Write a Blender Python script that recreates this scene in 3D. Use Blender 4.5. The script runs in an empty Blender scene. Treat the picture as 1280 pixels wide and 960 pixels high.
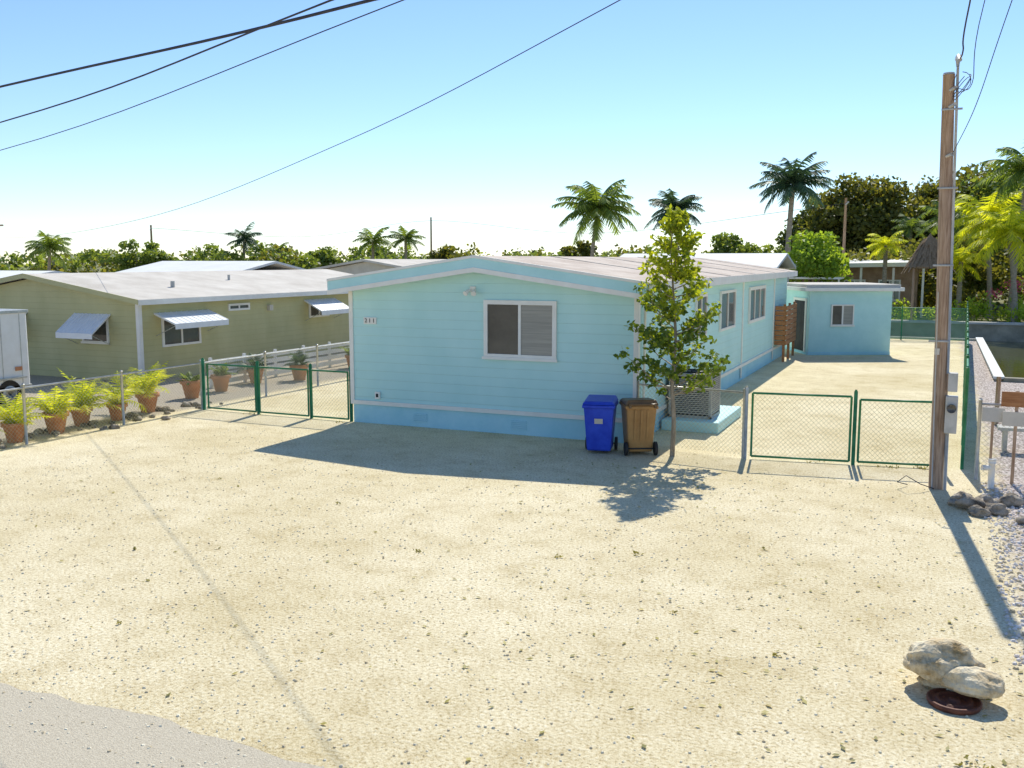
import bpy, math, random, bmesh
from mathutils import Vector, Matrix, noise
random.seed(7)
scene=bpy.context.scene
COL=scene.collection
R=random.random
def U(a,b): return a+(b-a)*R()

# ---------------------------------------------------------------- materials
def newmat(name):
    m=bpy.data.materials.new(name); m.use_nodes=True
    nt=m.node_tree; b=nt.nodes['Principled BSDF']
    return m,nt,b
def N(nt,t,**k):
    n=nt.nodes.new(t)
    for a,v in k.items(): setattr(n,a,v)
    return n
def L(nt,a,b): nt.links.new(a,b)
def ramp(nt,stops):
    r=N(nt,'ShaderNodeValToRGB'); e=r.color_ramp.elements
    while len(e)<len(stops): e.new(0.5)
    for i,(p,c) in enumerate(stops):
        e[i].position=p; e[i].color=(c[0],c[1],c[2],1)
    return r
def noisy(name,c1,c2,scale=4,rough=.8,bump=.1,bscale=40,detail=4,metal=0,spec=.3,stretch=(1,1,1)):
    m,nt,b=newmat(name)
    tc=N(nt,'ShaderNodeTexCoord'); mp=N(nt,'ShaderNodeMapping'); mp.inputs['Scale'].default_value=stretch
    L(nt,tc.outputs['Object'],mp.inputs[0])
    n=N(nt,'ShaderNodeTexNoise'); n.inputs['Scale'].default_value=scale; n.inputs['Detail'].default_value=detail
    n.inputs['Roughness'].default_value=.65
    L(nt,mp.outputs[0],n.inputs['Vector'])
    r=ramp(nt,[(.32,c1),(.68,c2)]); L(nt,n.outputs[0],r.inputs[0]); L(nt,r.outputs[0],b.inputs['Base Color'])
    b.inputs['Roughness'].default_value=rough; b.inputs['Metallic'].default_value=metal
    b.inputs['Specular IOR Level'].default_value=spec
    if bump>0:
        n2=N(nt,'ShaderNodeTexNoise'); n2.inputs['Scale'].default_value=bscale; n2.inputs['Detail'].default_value=3
        L(nt,mp.outputs[0],n2.inputs['Vector'])
        bp=N(nt,'ShaderNodeBump'); bp.inputs['Strength'].default_value=bump; bp.inputs['Distance'].default_value=.02
        L(nt,n2.outputs[0],bp.inputs['Height']); L(nt,bp.outputs[0],b.inputs['Normal'])
    return m
def siding(name,c1,c2,pitch=.2,depth=.018,groove=.86,bs=.35):
    """painted lap siding: boards run horizontally"""
    m,nt,b=newmat(name)
    tc=N(nt,'ShaderNodeTexCoord'); sp=N(nt,'ShaderNodeSeparateXYZ'); L(nt,tc.outputs['Object'],sp.inputs[0])
    d=N(nt,'ShaderNodeMath',operation='DIVIDE'); d.inputs[1].default_value=pitch; L(nt,sp.outputs[2],d.inputs[0])
    fr=N(nt,'ShaderNodeMath',operation='FRACT'); L(nt,d.outputs[0],fr.inputs[0])
    r=ramp(nt,[(0,(0,0,0)),(.07,(1,1,1)),(1,(.1,.1,.1))]); L(nt,fr.outputs[0],r.inputs[0])
    bp=N(nt,'ShaderNodeBump'); bp.inputs['Strength'].default_value=bs; bp.inputs['Distance'].default_value=depth
    L(nt,r.outputs[0],bp.inputs['Height']); L(nt,bp.outputs[0],b.inputs['Normal'])
    mp=N(nt,'ShaderNodeMapping'); mp.inputs['Scale'].default_value=(1,1,.5); L(nt,tc.outputs['Object'],mp.inputs[0])
    n=N(nt,'ShaderNodeTexNoise'); n.inputs['Scale'].default_value=1.6; n.inputs['Detail'].default_value=6
    L(nt,mp.outputs[0],n.inputs['Vector'])
    rc=ramp(nt,[(.3,c1),(.7,c2)]); L(nt,n.outputs[0],rc.inputs[0])
    g=ramp(nt,[(0,(groove,)*3),(.08,(1,1,1)),(1,(1,1,1))]); L(nt,fr.outputs[0],g.inputs[0])
    mx=N(nt,'ShaderNodeMix',data_type='RGBA',blend_type='MULTIPLY'); mx.inputs[0].default_value=1
    L(nt,rc.outputs[0],mx.inputs[6]); L(nt,g.outputs[0],mx.inputs[7]); L(nt,mx.outputs[2],b.inputs['Base Color'])
    b.inputs['Roughness'].default_value=.6; b.inputs['Specular IOR Level'].default_value=.3
    return m
def leafmat(name,dark,light,trans=.45,tcol=None):
    m,nt,b=newmat(name)
    g=N(nt,'ShaderNodeNewGeometry')
    tc=N(nt,'ShaderNodeTexCoord'); n=N(nt,'ShaderNodeTexNoise'); n.inputs['Scale'].default_value=.7; n.inputs['Detail'].default_value=1; L(nt,tc.outputs['Object'],n.inputs['Vector'])
    ad=N(nt,'ShaderNodeMath',operation='ADD'); L(nt,g.outputs['Random Per Island'],ad.inputs[0]); L(nt,n.outputs[0],ad.inputs[1])
    hf=N(nt,'ShaderNodeMath',operation='MULTIPLY'); hf.inputs[1].default_value=.5; L(nt,ad.outputs[0],hf.inputs[0])
    r=ramp(nt,[(.2,dark),(.8,light)]); L(nt,hf.outputs[0],r.inputs[0])
    L(nt,r.outputs[0],b.inputs['Base Color']); b.inputs['Roughness'].default_value=.55; b.inputs['Specular IOR Level'].default_value=.3
    t=N(nt,'ShaderNodeBsdfTranslucent')
    mul=N(nt,'ShaderNodeMix',data_type='RGBA',blend_type='MULTIPLY'); mul.inputs[0].default_value=1
    L(nt,r.outputs[0],mul.inputs[6]); mul.inputs[7].default_value=(*(tcol or (1.9,1.7,.6)),1)
    L(nt,mul.outputs[2],t.inputs[0])
    ms=N(nt,'ShaderNodeMixShader'); ms.inputs[0].default_value=trans
    L(nt,b.outputs[0],ms.inputs[1]); L(nt,t.outputs[0],ms.inputs[2])
    L(nt,ms.outputs[0],nt.nodes['Material Output'].inputs[0])
    return m

M={}
M['aqua']=siding('aqua_siding',(.485,.76,.735),(.55,.815,.79))
M['aqua_plain']=noisy('aqua_paint',(.45,.74,.74),(.53,.81,.81),2,.6,.15,25)
M['skirt']=noisy('aqua_skirt',(.36,.67,.76),(.48,.76,.84),1.5,.7,.2,20)
M['olive']=siding('olive_siding',(.49,.46,.23),(.57,.53,.28),.18)
M['white']=noisy('white_paint',(.80,.77,.70),(.87,.85,.79),3,.5,.05,30)
M['awning']=noisy('white_awning',(.78,.79,.79),(.87,.88,.88),3,.4,.03,30)
M['roof']=noisy('roof_membrane',(.44,.35,.28),(.68,.59,.50),1.1,.9,.4,30,7)
M['roof2']=noisy('roof_membrane_grey',(.52,.47,.40),(.70,.65,.57),.8,.9,.3,30,7)
M['roofwhite']=noisy('roof_white',(.75,.75,.72),(.85,.85,.82),.8,.8,.1,30)
M['glass']=noisy('window_glass',(.07,.065,.055),(.12,.11,.09),1,.06,0,spec=.6)
M['blind']=noisy('window_blind_glass',(.24,.24,.22),(.36,.35,.31),2,.12,0,spec=.6,stretch=(.3,.3,12))
M['dark']=noisy('dark_opening',(.03,.03,.03),(.05,.05,.05),3,.8,0)
M['wood']=noisy('pole_wood',(.28,.17,.10),(.62,.44,.30),6,.9,.6,14,6,stretch=(6,6,.35))
M['deck']=noisy('deck_wood',(.32,.13,.05),(.50,.24,.10),3,.7,.3,20,stretch=(1,1,6))
M['thatch']=noisy('thatch',(.18,.12,.07),(.38,.27,.17),10,.95,.8,20,stretch=(3,3,.5))
M['green']=noisy('green_metal',(.02,.15,.06),(.05,.25,.11),5,.45,.05)
M['steel']=noisy('galvanised_steel',(.42,.42,.38),(.6,.59,.54),8,.4,.05,metal=.4)
M['link']=noisy('chain_wire',(.48,.47,.34),(.64,.62,.46),8,.5,0,metal=.2)
M['linkg']=noisy('chain_wire_green',(.08,.30,.16),(.16,.42,.24),8,.5,0)
M['blue']=noisy('blue_plastic',(.018,.05,.48),(.035,.09,.62),4,.38,.05)
M['brown']=noisy('brown_plastic',(.38,.20,.07),(.48,.27,.10),4,.42,.05)
M['brownlid']=noisy('dark_brown_plastic',(.14,.08,.04),(.22,.13,.06),4,.42,.05)
M['black']=noisy('black_rubber',(.02,.02,.02),(.04,.04,.04),6,.6,.05)
M['grey']=noisy('grey_box_metal',(.40,.40,.37),(.56,.54,.5),5,.45,.05)
M['acm']=noisy('ac_metal',(.33,.32,.30),(.44,.43,.40),5,.5,.05)
M['terra']=noisy('terracotta',(.46,.18,.08),(.64,.30,.15),7,.85,.2)
M['rust']=noisy('rusty_iron',(.09,.03,.02),(.20,.07,.04),14,.6,.3)
M['conc']=noisy('concrete',(.42,.41,.37),(.62,.60,.55),2,.9,.4,20,6)
M['wall_old']=noisy('old_seawall',(.22,.20,.15),(.46,.41,.32),1,.9,.4,12,6)
M['water']=noisy('canal_water',(.07,.07,.02),(.10,.10,.03),.5,.1,.35,2.2,spec=.5)
M['cable']=noisy('cable',(.03,.03,.04),(.06,.06,.07),3,.6,0)
M['cream']=noisy('cream_wall',(.55,.5,.42),(.68,.63,.53),2,.8,.1)
M['brownwall']=noisy('brown_wall',(.30,.19,.12),(.44,.30,.20),2,.8,.1)
M['bark']=noisy('bark',(.24,.19,.13),(.46,.38,.28),8,.9,.6,30,stretch=(2,2,.6))
M['palmbark']=noisy('palm_bark',(.22,.19,.14),(.42,.36,.28),5,.9,.6,20,stretch=(1,1,4))
def rockmat(name,c0,c1,c2):
    m,nt,b=newmat(name); tc=N(nt,'ShaderNodeTexCoord')
    n=N(nt,'ShaderNodeTexNoise'); n.inputs['Scale'].default_value=4; n.inputs['Detail'].default_value=8; n.inputs['Roughness'].default_value=.7
    L(nt,tc.outputs['Object'],n.inputs['Vector'])
    r=ramp(nt,[(.36,c0),(.5,c1),(.66,c2)]); L(nt,n.outputs[0],r.inputs[0]); L(nt,r.outputs[0],b.inputs['Base Color'])
    b.inputs['Roughness'].default_value=.95; b.inputs['Specular IOR Level'].default_value=.1
    v=N(nt,'ShaderNodeTexNoise'); v.inputs['Scale'].default_value=28; v.inputs['Detail'].default_value=6; L(nt,tc.outputs['Object'],v.inputs['Vector'])
    bp=N(nt,'ShaderNodeBump'); bp.inputs['Strength'].default_value=.9; bp.inputs['Distance'].default_value=.03
    L(nt,v.outputs[0],bp.inputs['Height']); L(nt,bp.outputs[0],b.inputs['Normal']); return m
M['rock']=rockmat('limestone',(.38,.26,.12),(.68,.55,.35),(.86,.77,.57))
M['rockd']=rockmat('limestone_dark',(.10,.085,.065),(.32,.27,.21),(.52,.46,.38))
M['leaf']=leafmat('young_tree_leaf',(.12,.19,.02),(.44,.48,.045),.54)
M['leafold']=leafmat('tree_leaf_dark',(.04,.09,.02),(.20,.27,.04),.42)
M['olivetree']=leafmat('olive_foliage',(.06,.085,.022),(.26,.25,.06),.4)
M['darktree']=leafmat('dark_foliage',(.035,.06,.022),(.13,.16,.045),.35)
M['brightbush']=leafmat('bright_foliage',(.16,.27,.04),(.38,.50,.08),.5)
M['distleaf']=leafmat('distant_foliage',(.10,.16,.04),(.28,.35,.09),.4)
M['palm']=leafmat('palm_frond',(.08,.14,.04),(.24,.32,.07),.4)
M['palmdark']=leafmat('palm_frond_dark',(.04,.09,.055),(.12,.19,.09),.25,(1.2,1.2,.7))
M['palmy']=leafmat('areca_frond',(.30,.38,.03),(.66,.68,.06),.5)
M['litter']=leafmat('litter_leaf',(.18,.17,.04),(.44,.38,.10),.2)
M['flower']=leafmat('pink_flower',(.5,.05,.15),(.7,.12,.25),.3,(1.2,.6,.8))

def groundmat():
    m,nt,b=newmat('sandy_gravel')
    tc=N(nt,'ShaderNodeTexCoord'); P=tc.outputs['Object']
    def nz(s,d=6,ro=.6):
        n=N(nt,'ShaderNodeTexNoise'); n.inputs['Scale'].default_value=s; n.inputs['Detail'].default_value=d; n.inputs['Roughness'].default_value=ro
        L(nt,P,n.inputs['Vector']); return n.outputs[0]
    fine=nz(27,4,.85); mid=nz(1.7,6,.8); big=nz(.27,3,.65)
    r1=ramp(nt,[(.33,(.36,.265,.13)),(.45,(.74,.63,.40)),(.56,(.88,.79,.56)),(.68,(.94,.89,.73))]); L(nt,fine,r1.inputs[0])
    r2=ramp(nt,[(.34,(.84,.80,.71)),(.5,(1,.99,.96)),(.66,(1.05,1.05,1.04))]); L(nt,mid,r2.inputs[0])
    r3=ramp(nt,[(.35,(.87,.84,.77)),(.62,(1.03,1.03,1.05))]); L(nt,big,r3.inputs[0])
    def mul(a,bb):
        x=N(nt,'ShaderNodeMix',data_type='RGBA',blend_type='MULTIPLY'); x.inputs[0].default_value=1
        L(nt,a,x.inputs[6]); L(nt,bb,x.inputs[7]); return x.outputs[2]
    c=mul(mul(r1.outputs[0],r2.outputs[0]),r3.outputs[0])
    sp=N(nt,'ShaderNodeSeparateXYZ'); L(nt,P,sp.inputs[0])
    def mask(sock,at,width,nsock,namp):
        a=N(nt,'ShaderNodeMath',operation='MULTIPLY_ADD'); L(nt,nsock,a.inputs[0]); a.inputs[1].default_value=namp; L(nt,sock,a.inputs[2])
        mr=N(nt,'ShaderNodeMapRange'); mr.inputs[1].default_value=at; mr.inputs[2].default_value=at+width; L(nt,a.outputs[0],mr.inputs[0]); return mr.outputs[0]
    def mixc(f,a,colramp):
        x=N(nt,'ShaderNodeMix',data_type='RGBA'); L(nt,f,x.inputs[0]); L(nt,a,x.inputs[6]); L(nt,colramp,x.inputs[7]); return x.outputs[2]
    vw=N(nt,'ShaderNodeTexVoronoi'); vw.inputs['Scale'].default_value=22; L(nt,P,vw.inputs['Vector'])
    rw=ramp(nt,[(0,(.84,.77,.72)),(.42,(.62,.54,.50)),(.72,(.27,.21,.18))]); L(nt,vw.outputs['Distance'],rw.inputs[0])
    c=mixc(mask(sp.outputs[0],1.5,.35,mid,1.2),c,rw.outputs[0])
    neg=N(nt,'ShaderNodeMath',operation='MULTIPLY'); neg.inputs[1].default_value=-1; L(nt,sp.outputs[0],neg.inputs[0])
    rd=ramp(nt,[(.35,(.28,.23,.16)),(.65,(.60,.53,.42))]); L(nt,fine,rd.inputs[0])
    c=mixc(mask(neg.outputs[0],17.4,.5,mid,1.2),c,rd.outputs[0])
    rg=ramp(nt,[(.35,(.10,.12,.04)),(.65,(.36,.33,.18))]); L(nt,mid,rg.inputs[0])
    c=mixc(mask(sp.outputs[1],63,4,mid,6),c,rg.outputs[0])
    L(nt,c,b.inputs['Base Color']); b.inputs['Roughness'].default_value=.95; b.inputs['Specular IOR Level'].default_value=.1
    hsum=N(nt,'ShaderNodeMath',operation='MULTIPLY_ADD'); L(nt,mid,hsum.inputs[0]); hsum.inputs[1].default_value=.5; L(nt,fine,hsum.inputs[2])
    bp=N(nt,'ShaderNodeBump'); bp.inputs['Strength'].default_value=.65; bp.inputs['Distance'].default_value=.026
    L(nt,hsum.outputs[0],bp.inputs['Height']); L(nt,bp.outputs[0],b.inputs['Normal'])
    return m
M['ground']=groundmat()
M['road']=noisy('bleached_asphalt',(.44,.38,.28),(.66,.59,.45),60,.9,.5,90,6)

# ---------------------------------------------------------------- mesh helpers
def empty(name,loc=(0,0,0)):
    e=bpy.data.objects.new(name,None); e.location=loc; COL.objects.link(e); e.empty_display_size=.3
    return e
def mk(name,V,F,mats,parent=None,smooth=False,mi=None):
    me=bpy.data.meshes.new(name); me.from_pydata([tuple(v) for v in V],[],F)
    if not isinstance(mats,(list,tuple)): mats=[mats]
    for m in mats: me.materials.append(m)
    if mi: me.polygons.foreach_set('material_index',mi)
    if smooth: me.polygons.foreach_set('use_smooth',[True]*len(F))
    me.update()
    o=bpy.data.objects.new(name,me); COL.objects.link(o)
    if parent:
        o.parent=parent; o.matrix_parent_inverse=Matrix.LocRotScale(parent.location,parent.rotation_euler,None).inverted()
    return o
BF=[(0,3,2,1),(4,5,6,7),(0,1,5,4),(1,2,6,5),(2,3,7,6),(3,0,4,7)]
def boxv(x0,x1,y0,y1,z0,z1): return [(x0,y0,z0),(x1,y0,z0),(x1,y1,z0),(x0,y1,z0),(x0,y0,z1),(x1,y0,z1),(x1,y1,z1),(x0,y1,z1)]
def box(name,x0,x1,y0,y1,z0,z1,mat,parent=None,bev=0):
    o=mk(name,boxv(x0,x1,y0,y1,z0,z1),BF,mat,parent)
    if bev:
        b=o.modifiers.new('b','BEVEL'); b.width=bev; b.segments=2
    return o
def hexa(name,vs,mat,parent=None,bev=0):
    o=mk(name,vs,BF,mat,parent)
    if bev:
        b=o.modifiers.new('b','BEVEL'); b.width=bev; b.segments=2
    return o
class Acc:
    def __init__(s): s.V=[];s.F=[];s.I=[]
    def add(s,V,F,i=0):
        k=len(s.V); s.V+=[tuple(v) for v in V]; s.F+=[tuple(a+k for a in f) for f in F]; s.I+=[i]*len(F)
    def box(s,*a,i=0): s.add(boxv(*a),BF,i)
    def tube(s,pts,rad,n=8,i=0,cap=True):
        pts=[Vector(p) for p in pts]
        if not isinstance(rad,(list,tuple)): rad=[rad]*len(pts)
        V=[];F=[]
        for k,p in enumerate(pts):
            d=(pts[min(k+1,len(pts)-1)]-pts[max(k-1,0)]).normalized()
            a=d.cross(Vector((0,0,1)) if abs(d.z)<.95 else Vector((1,0,0))).normalized(); b=d.cross(a)
            for j in range(n):
                t=2*math.pi*j/n; V.append(p+(a*math.cos(t)+b*math.sin(t))*rad[k])
        for k in range(len(pts)-1):
            for j in range(n): F.append((k*n+j,k*n+(j+1)%n,(k+1)*n+(j+1)%n,(k+1)*n+j))
        if cap: F.append(tuple(range(n))); F.append(tuple((len(pts)-1)*n+j for j in range(n-1,-1,-1)))
        s.add(V,F,i)
    def mk(s,name,mats,parent=None,smooth=False): return mk(name,s.V,s.F,mats,parent,smooth,s.I)
def tube(name,pts,rad,mat,parent=None,n=10):
    a=Acc(); a.tube(pts,rad,n); return a.mk(name,mat,parent,True)

# ---------------------------------------------------------------- foliage
def leaves(acc,clumps,n,size,mi=0,bias=.5,asp=.55):
    w=[c[1][0]*c[1][1]+c[1][2]*c[1][0] for c in clumps]
    for c in random.choices(clumps,w,k=n):
        d=Vector((random.gauss(0,1),random.gauss(0,1),random.gauss(0,1))).normalized()
        r=R()**bias
        p=Vector((c[0][0]+d.x*c[1][0]*r,c[0][1]+d.y*c[1][1]*r,c[0][2]+d.z*c[1][2]*r))
        a=Vector((random.gauss(0,1),random.gauss(0,1),random.gauss(0,.7)-.2)).normalized()
        b=a.cross(Vector((random.gauss(0,1),random.gauss(0,1),random.gauss(0,1)))).normalized()
        s=size*U(.6,1.3); k=len(acc.V)
        acc.V+=[tuple(p-a*s*.5),tuple(p+b*s*asp*.5),tuple(p+a*s*.5),tuple(p-b*s*asp*.5)]
        acc.F.append((k,k+1,k+2,k+3)); acc.I.append(mi)
def clumpset(c,rad,n,sub=(.28,.5),low=-.6):
    out=[]
    while len(out)<n:
        d=Vector((U(-1,1),U(-1,1),U(low,1)))
        if d.length>1 : continue
        s=U(*sub)*min(rad)
        out.append(((c[0]+d.x*rad[0]*.85,c[1]+d.y*rad[1]*.85,c[2]+d.z*rad[2]*.85),(s*U(.9,1.4),s*U(.9,1.4),s*U(.6,1))))
    return out
def tree(name,x,y,ztop,w,zbot,n,size,mat,nc=26,tr=.18):
    e=empty(name,(x,y,0)); cz=(ztop+zbot)/2; rz=(ztop-zbot)/2
    cl=clumpset((x,y,cz),(w/2,w/2,rz),nc,(.24,.44),-.9)
    a=Acc(); leaves(a,cl,n,size,0,.55,.8); a.mk('crown',mat,e)
    t=Acc(); t.tube([(x,y,-.1),(x+U(-.2,.2),y,cz*.5),(x+U(-.3,.3),y,cz)],[tr,tr*.75,tr*.4])
    for c in cl[:12]:
        s=(x,y,U(zbot*.7,cz)); m=Vector(s).lerp(Vector(c[0]),.5)+Vector((U(-.3,.3),U(-.3,.3),.1))
        t.tube([s,m,c[0]],[tr*.4,tr*.25,tr*.08],5)
    t.mk('trunk',M['bark'],e,True); return e
def frond(acc,base,az,el,Ln,droop,ll,seg,w,mi=0,sag=.5):
    p=Vector(base); h=Vector((math.cos(az),math.sin(az),0)); side=Vector((-math.sin(az),math.cos(az),0))
    st=Ln/seg; pts=[p.copy()]
    for k in range(seg):
        t=(k+.5)/seg; e=el-droop*t**1.3; d=h*math.cos(e)+Vector((0,0,math.sin(e)))
        q=p+d*st; pts.append(q.copy())
        prof=math.sin(math.pi*min(1,max(.12,(t*.9+.12))))**.6
        if t>.1:
            for sg in (-1,1):
                dd=(side*sg*.8+d*.55+Vector((0,0,-sag*U(.5,1.3)))).normalized()
                tip=p+dd*ll*prof*U(.85,1.1)
                i=len(acc.V)
                acc.V+=[tuple(p-d*w*.5),tuple(p+d*w*.6),tuple(p.lerp(tip,.6)+d*w*.4),tuple(tip)]
                acc.F.append((i,i+1,i+2,i+3)); acc.I.append(mi)
        p=q
    acc.tube(pts,[max(.012,w*.22)*(1-.8*i/len(pts)) for i in range(len(pts))],3,mi,False)
def palm(name,x,y,zc,rad,mat,nf=20,lean=(0,0),tr=.16,seg=22,w=None):
    e=empty(name,(x,y,0))
    t=Acc(); x0=x-lean[0]; y0=y-lean[1]
    t.tube([(x0,y0,-.1),(x0+lean[0]*.15,y0+lean[1]*.15,zc*.3),(x0+lean[0]*.5,y0+lean[1]*.5,zc*.65),(x,y,zc)],[tr*1.3,tr,tr*.85,tr*.8],9)
    t.mk('trunk',M['palmbark'],e,True)
    a=Acc()
    for k in range(nf):
        az=k*2.399+U(-.25,.25); f=k/nf
        el=math.radians(75-95*f+U(-10,10)); frond(a,(x,y,zc+U(-.1,.2)),az,el,rad*U(.8,1.15),math.radians(80-15*f+U(-12,12)),rad*.32,seg,w or rad*.045,0,.7)
    a.mk('fronds',mat,e); return e

# ---------------------------------------------------------------- ground, road, canal
xs=[-700,-7,1.9,12,700]; ys=[-150,33,49,60,1200]
V=[(x,y,0) for y in ys for x in xs]; F=[]
for j in range(4):
    for i in range(4):
        if (i==1 and j==2) or (i==2 and j in (1,2)): continue
        F.append((j*5+i,j*5+i+1,(j+1)*5+i+1,(j+1)*5+i))
mk('ground',V,F,M['ground'])
V=[];n=900
for i in range(n+1):
    x=-80+160*i/n
    V.append((x,-2.5,.004)); V.append((x,5.55+.12*noise.noise((x*.6,0,0))+.07*noise.noise((x*2.6,4,0))+.06*noise.noise((x*9,4,7))+.03*noise.noise((x*23,4,7)),.004))
mk('road',V,[(2*i,2*i+2,2*i+3,2*i+1) for i in range(n)],M['road'])
mk('canal_water',[(-7,33,-.8),(12.5,33,-.8),(12.5,60.5,-.8),(-7,60.5,-.8)],[(0,1,2,3)],M['water'])
e=empty('seawall',(1.9,41,0))
box('wall_side',1.74,1.96,33,49.2,-2,.08,M['conc'],e); box('cap_side',1.70,2.0,32.8,49.3,.08,.15,M['roofwhite'],e)
box('wall_near',1.97,12,32.75,33.05,-2,.12,M['wall_old'],e); box('wall_end',-7,1.71,48.9,49.1,-2,.1,M['conc'],e)
box('wall_west',-7.2,-6.95,49.12,60,-2,.1,M['wall_old'],e)
e=empty('far_seawall',(2,60,0))
box('wall',-6.94,12,59.9,60.3,-2,.12,M['wall_old'],e); box('cap',-6.94,12,59.8,60.5,.12,.24,M['conc'],e)

# ---------------------------------------------------------------- mobile home
X0,X1,Y0,Y1=-12.19,-5.44,18.5,39.0; XM=-8.86; ZE=3.27; ZR=3.79
e=empty('mobile_home',((X0+X1)/2,(Y0+Y1)/2,0))
wt=3.10; wr=3.58
V=[(X0,Y0,0.5),(X1,Y0,0.5),(X1,Y0,wt),(XM,Y0,wr),(X0,Y0,wt),(X0,Y1,.5),(X1,Y1,.5),(X1,Y1,wt),(XM,Y1,wr),(X0,Y1,wt)]
mk('walls',V,[(0,1,2,3,4),(6,5,9,8,7),(1,6,7,2),(5,0,4,9)],M['aqua'],e)
box('skirting',X0+.02,X1-.02,Y0+.02,Y1-.02,-.05,.5,M['skirt'],e)
box('front_band',X0-.02,X1+.03,Y0-.04,Y0-.001,.43,.52,M['white'],e)
box('side_band',X1+.001,X1+.04,Y0+.001,Y1,.43,.52,M['white'],e)
box('corner_trim_left',X0-.03,X0+.07,Y0-.03,Y0+.07,.52,3.0,M['white'],e)
box('corner_trim_right',X1-.07,X1+.035,Y0-.035,Y0+.07,.52,3.0,M['white'],e)
for k,yy in enumerate((29.7,35.8)): box('side_trim_%d'%(k+1),X1+.001,X1+.035,yy-.05,yy+.05,.1,3.05,M['white'],e)
xl,xr=X0-.32,X1+.32; yf,yb=Y0-.4,Y1+.35
def roofslab(name,xl,xm,xr,yf,yb,ze,zr,th,mat,par):
    V=[]
    for y in (yf,yb): V+=[(xl,y,ze),(xm,y,zr),(xr,y,ze),(xr,y,ze-th),(xm,y,zr-th),(xl,y,ze-th)]
    return mk(name,V,[(0,1,7,6),(1,2,8,7),(5,4,1,0),(4,3,2,1),(6,7,10,11),(7,8,9,10),(2,3,9,8),(0,6,11,5),(3,4,10,9),(4,5,11,10)],mat,par)
roofslab('roof',xl,XM,xr,yf,yb,ZE,ZR,.10,M['roof'],e)
def rake(name,z0off,z1off,y0,y1,mat,xl=xl,xr=xr):
    V=[]
    for y in (y0,y1): V+=[(xl,y,ZE+z0off),(XM,y,ZR+z0off),(xr,y,ZE+z0off),(xr,y,ZE+z1off),(XM,y,ZR+z1off),(xl,y,ZE+z1off)]
    mk(name,V,[(0,1,4,5),(1,2,3,4),(6,11,10,7),(7,10,9,8),(0,6,7,1),(1,7,8,2),(5,4,10,11),(4,3,9,10),(0,5,11,6),(2,8,9,3)],mat,e)
rake('fascia_cap',-.045,.012,yf-.05,yf-.001,M['white'])
rake('fascia_board',-.24,-.046,yf-.035,yf-.002,M['aqua_plain'],xl+.01,xr-.01)
rake('fascia_trim',-.34,-.241,yf-.05,yf-.001,M['white'])
mk('soffit',[(xl,yf,ZE-.3),(XM,yf,ZR-.3),(xr,yf,ZE-.3),(xl,Y0,ZE-.3),(XM,Y0,ZR-.3),(xr,Y0,ZE-.3)],[(0,1,4,3),(1,2,5,4)],M['white'],e)
box('side_fascia',xr-.03,xr+.02,yf,yb,ZE-.2,ZE-.005,M['white'],e)
box('side_fascia_left',xl-.02,xl+.03,yf,yb,ZE-.2,ZE-.005,M['white'],e)
box('side_soffit',X1,xr-.03,Y0,Y1,ZE-.18,ZE-.15,M['white'],e)
a=Acc()
for y in (22.3,26.1,29.9,33.7,37.3):
    a.add([(XM+.02,y,ZR+.002),(xr,y,ZE+.002),(xr,y+.07,ZE+.002),(XM+.02,y+.07,ZR+.002),(XM+.02,y,ZR+.012),(xr,y,ZE+.012),(xr,y+.07,ZE+.012),(XM+.02,y+.07,ZR+.012)],BF)
a.mk('roof_seams',M['roof2'],e)
def win_front(name,par,x0,x1,z0,z1,y,fr=.07,mull=1,right='blind',mat='white'):
    a=Acc(); p=y-.055
    a.box(x0,x1,p,y-.002,z1-fr,z1); a.box(x0,x1,p,y-.002,z0,z0+fr)
    a.box(x0,x0+fr,p,y-.002,z0+fr,z1-fr); a.box(x1-fr,x1,p,y-.002,z0+fr,z1-fr)
    xm=(x0+x1)/2
    if mull: a.box(xm-.03,xm+.03,p+.01,y-.002,z0+fr,z1-fr)
    a.box(x0-.03,x1+.03,y-.08,y-.056,z0-.03,z0+.03)
    a.mk(name+'_frame',M[mat],par)
    if mull:
        box(name+'_pane_left',x0+fr,xm-.03,y-.02,y-.003,z0+fr,z1-fr,M['glass'],par)
        box(name+'_pane_right',xm+.03,x1-fr,y-.024,y-.003,z0+fr,z1-fr,M[right],par)
    else: box(name+'_pane',x0+fr,x1-fr,y-.02,y-.003,z0+fr,z1-fr,M['glass'],par)
def win_side(name,par,y0,y1,z0,z1,x,fr=.07,n=1,s=1):
    a=Acc(); p0,p1=(x+.002,x+.055) if s>0 else (x-.055,x-.002)
    a.box(p0,p1,y0,y1,z1-fr,z1); a.box(p0,p1,y0,y1,z0,z0+fr); a.box(p0,p1,y0,y0+fr,z0+fr,z1-fr); a.box(p0,p1,y1-fr,y1,z0+fr,z1-fr)
    for k in range(1,n+1):
        ym=y0+(y1-y0)*k/(n+1); a.box(p0,p1-.01,ym-.03,ym+.03,z0+fr,z1-fr)
    a.mk(name+'_frame',M['white'],par)
    q0,q1=(x+.002,x+.02) if s>0 else (x-.02,x-.002)
    box(name+'_pane',q0,q1,y0+fr,y1-fr,z0+fr,z1-fr,M['glass'],par)
win_front('front_window',e,-8.82,-7.16,1.63,2.86,Y0,.09)
win_side('side_window_a',e,26.3,28.4,1.75,2.85,X1)
win_side('side_window_b',e,30.7,33.7,1.7,2.85,X1,.1,2)
win_side('side_window_c',e,23.4,24.6,1.75,2.85,X1)
box('address_plaque',-11.83,-11.5,Y0-.03,Y0-.003,2.27,2.42,M['white'],e)
tx=bpy.data.curves.new('address_number','FONT'); tx.body='2 1 1'; tx.size=.13; tx.extrude=.004; tx.align_x='CENTER'; tx.align_y='CENTER'
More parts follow.
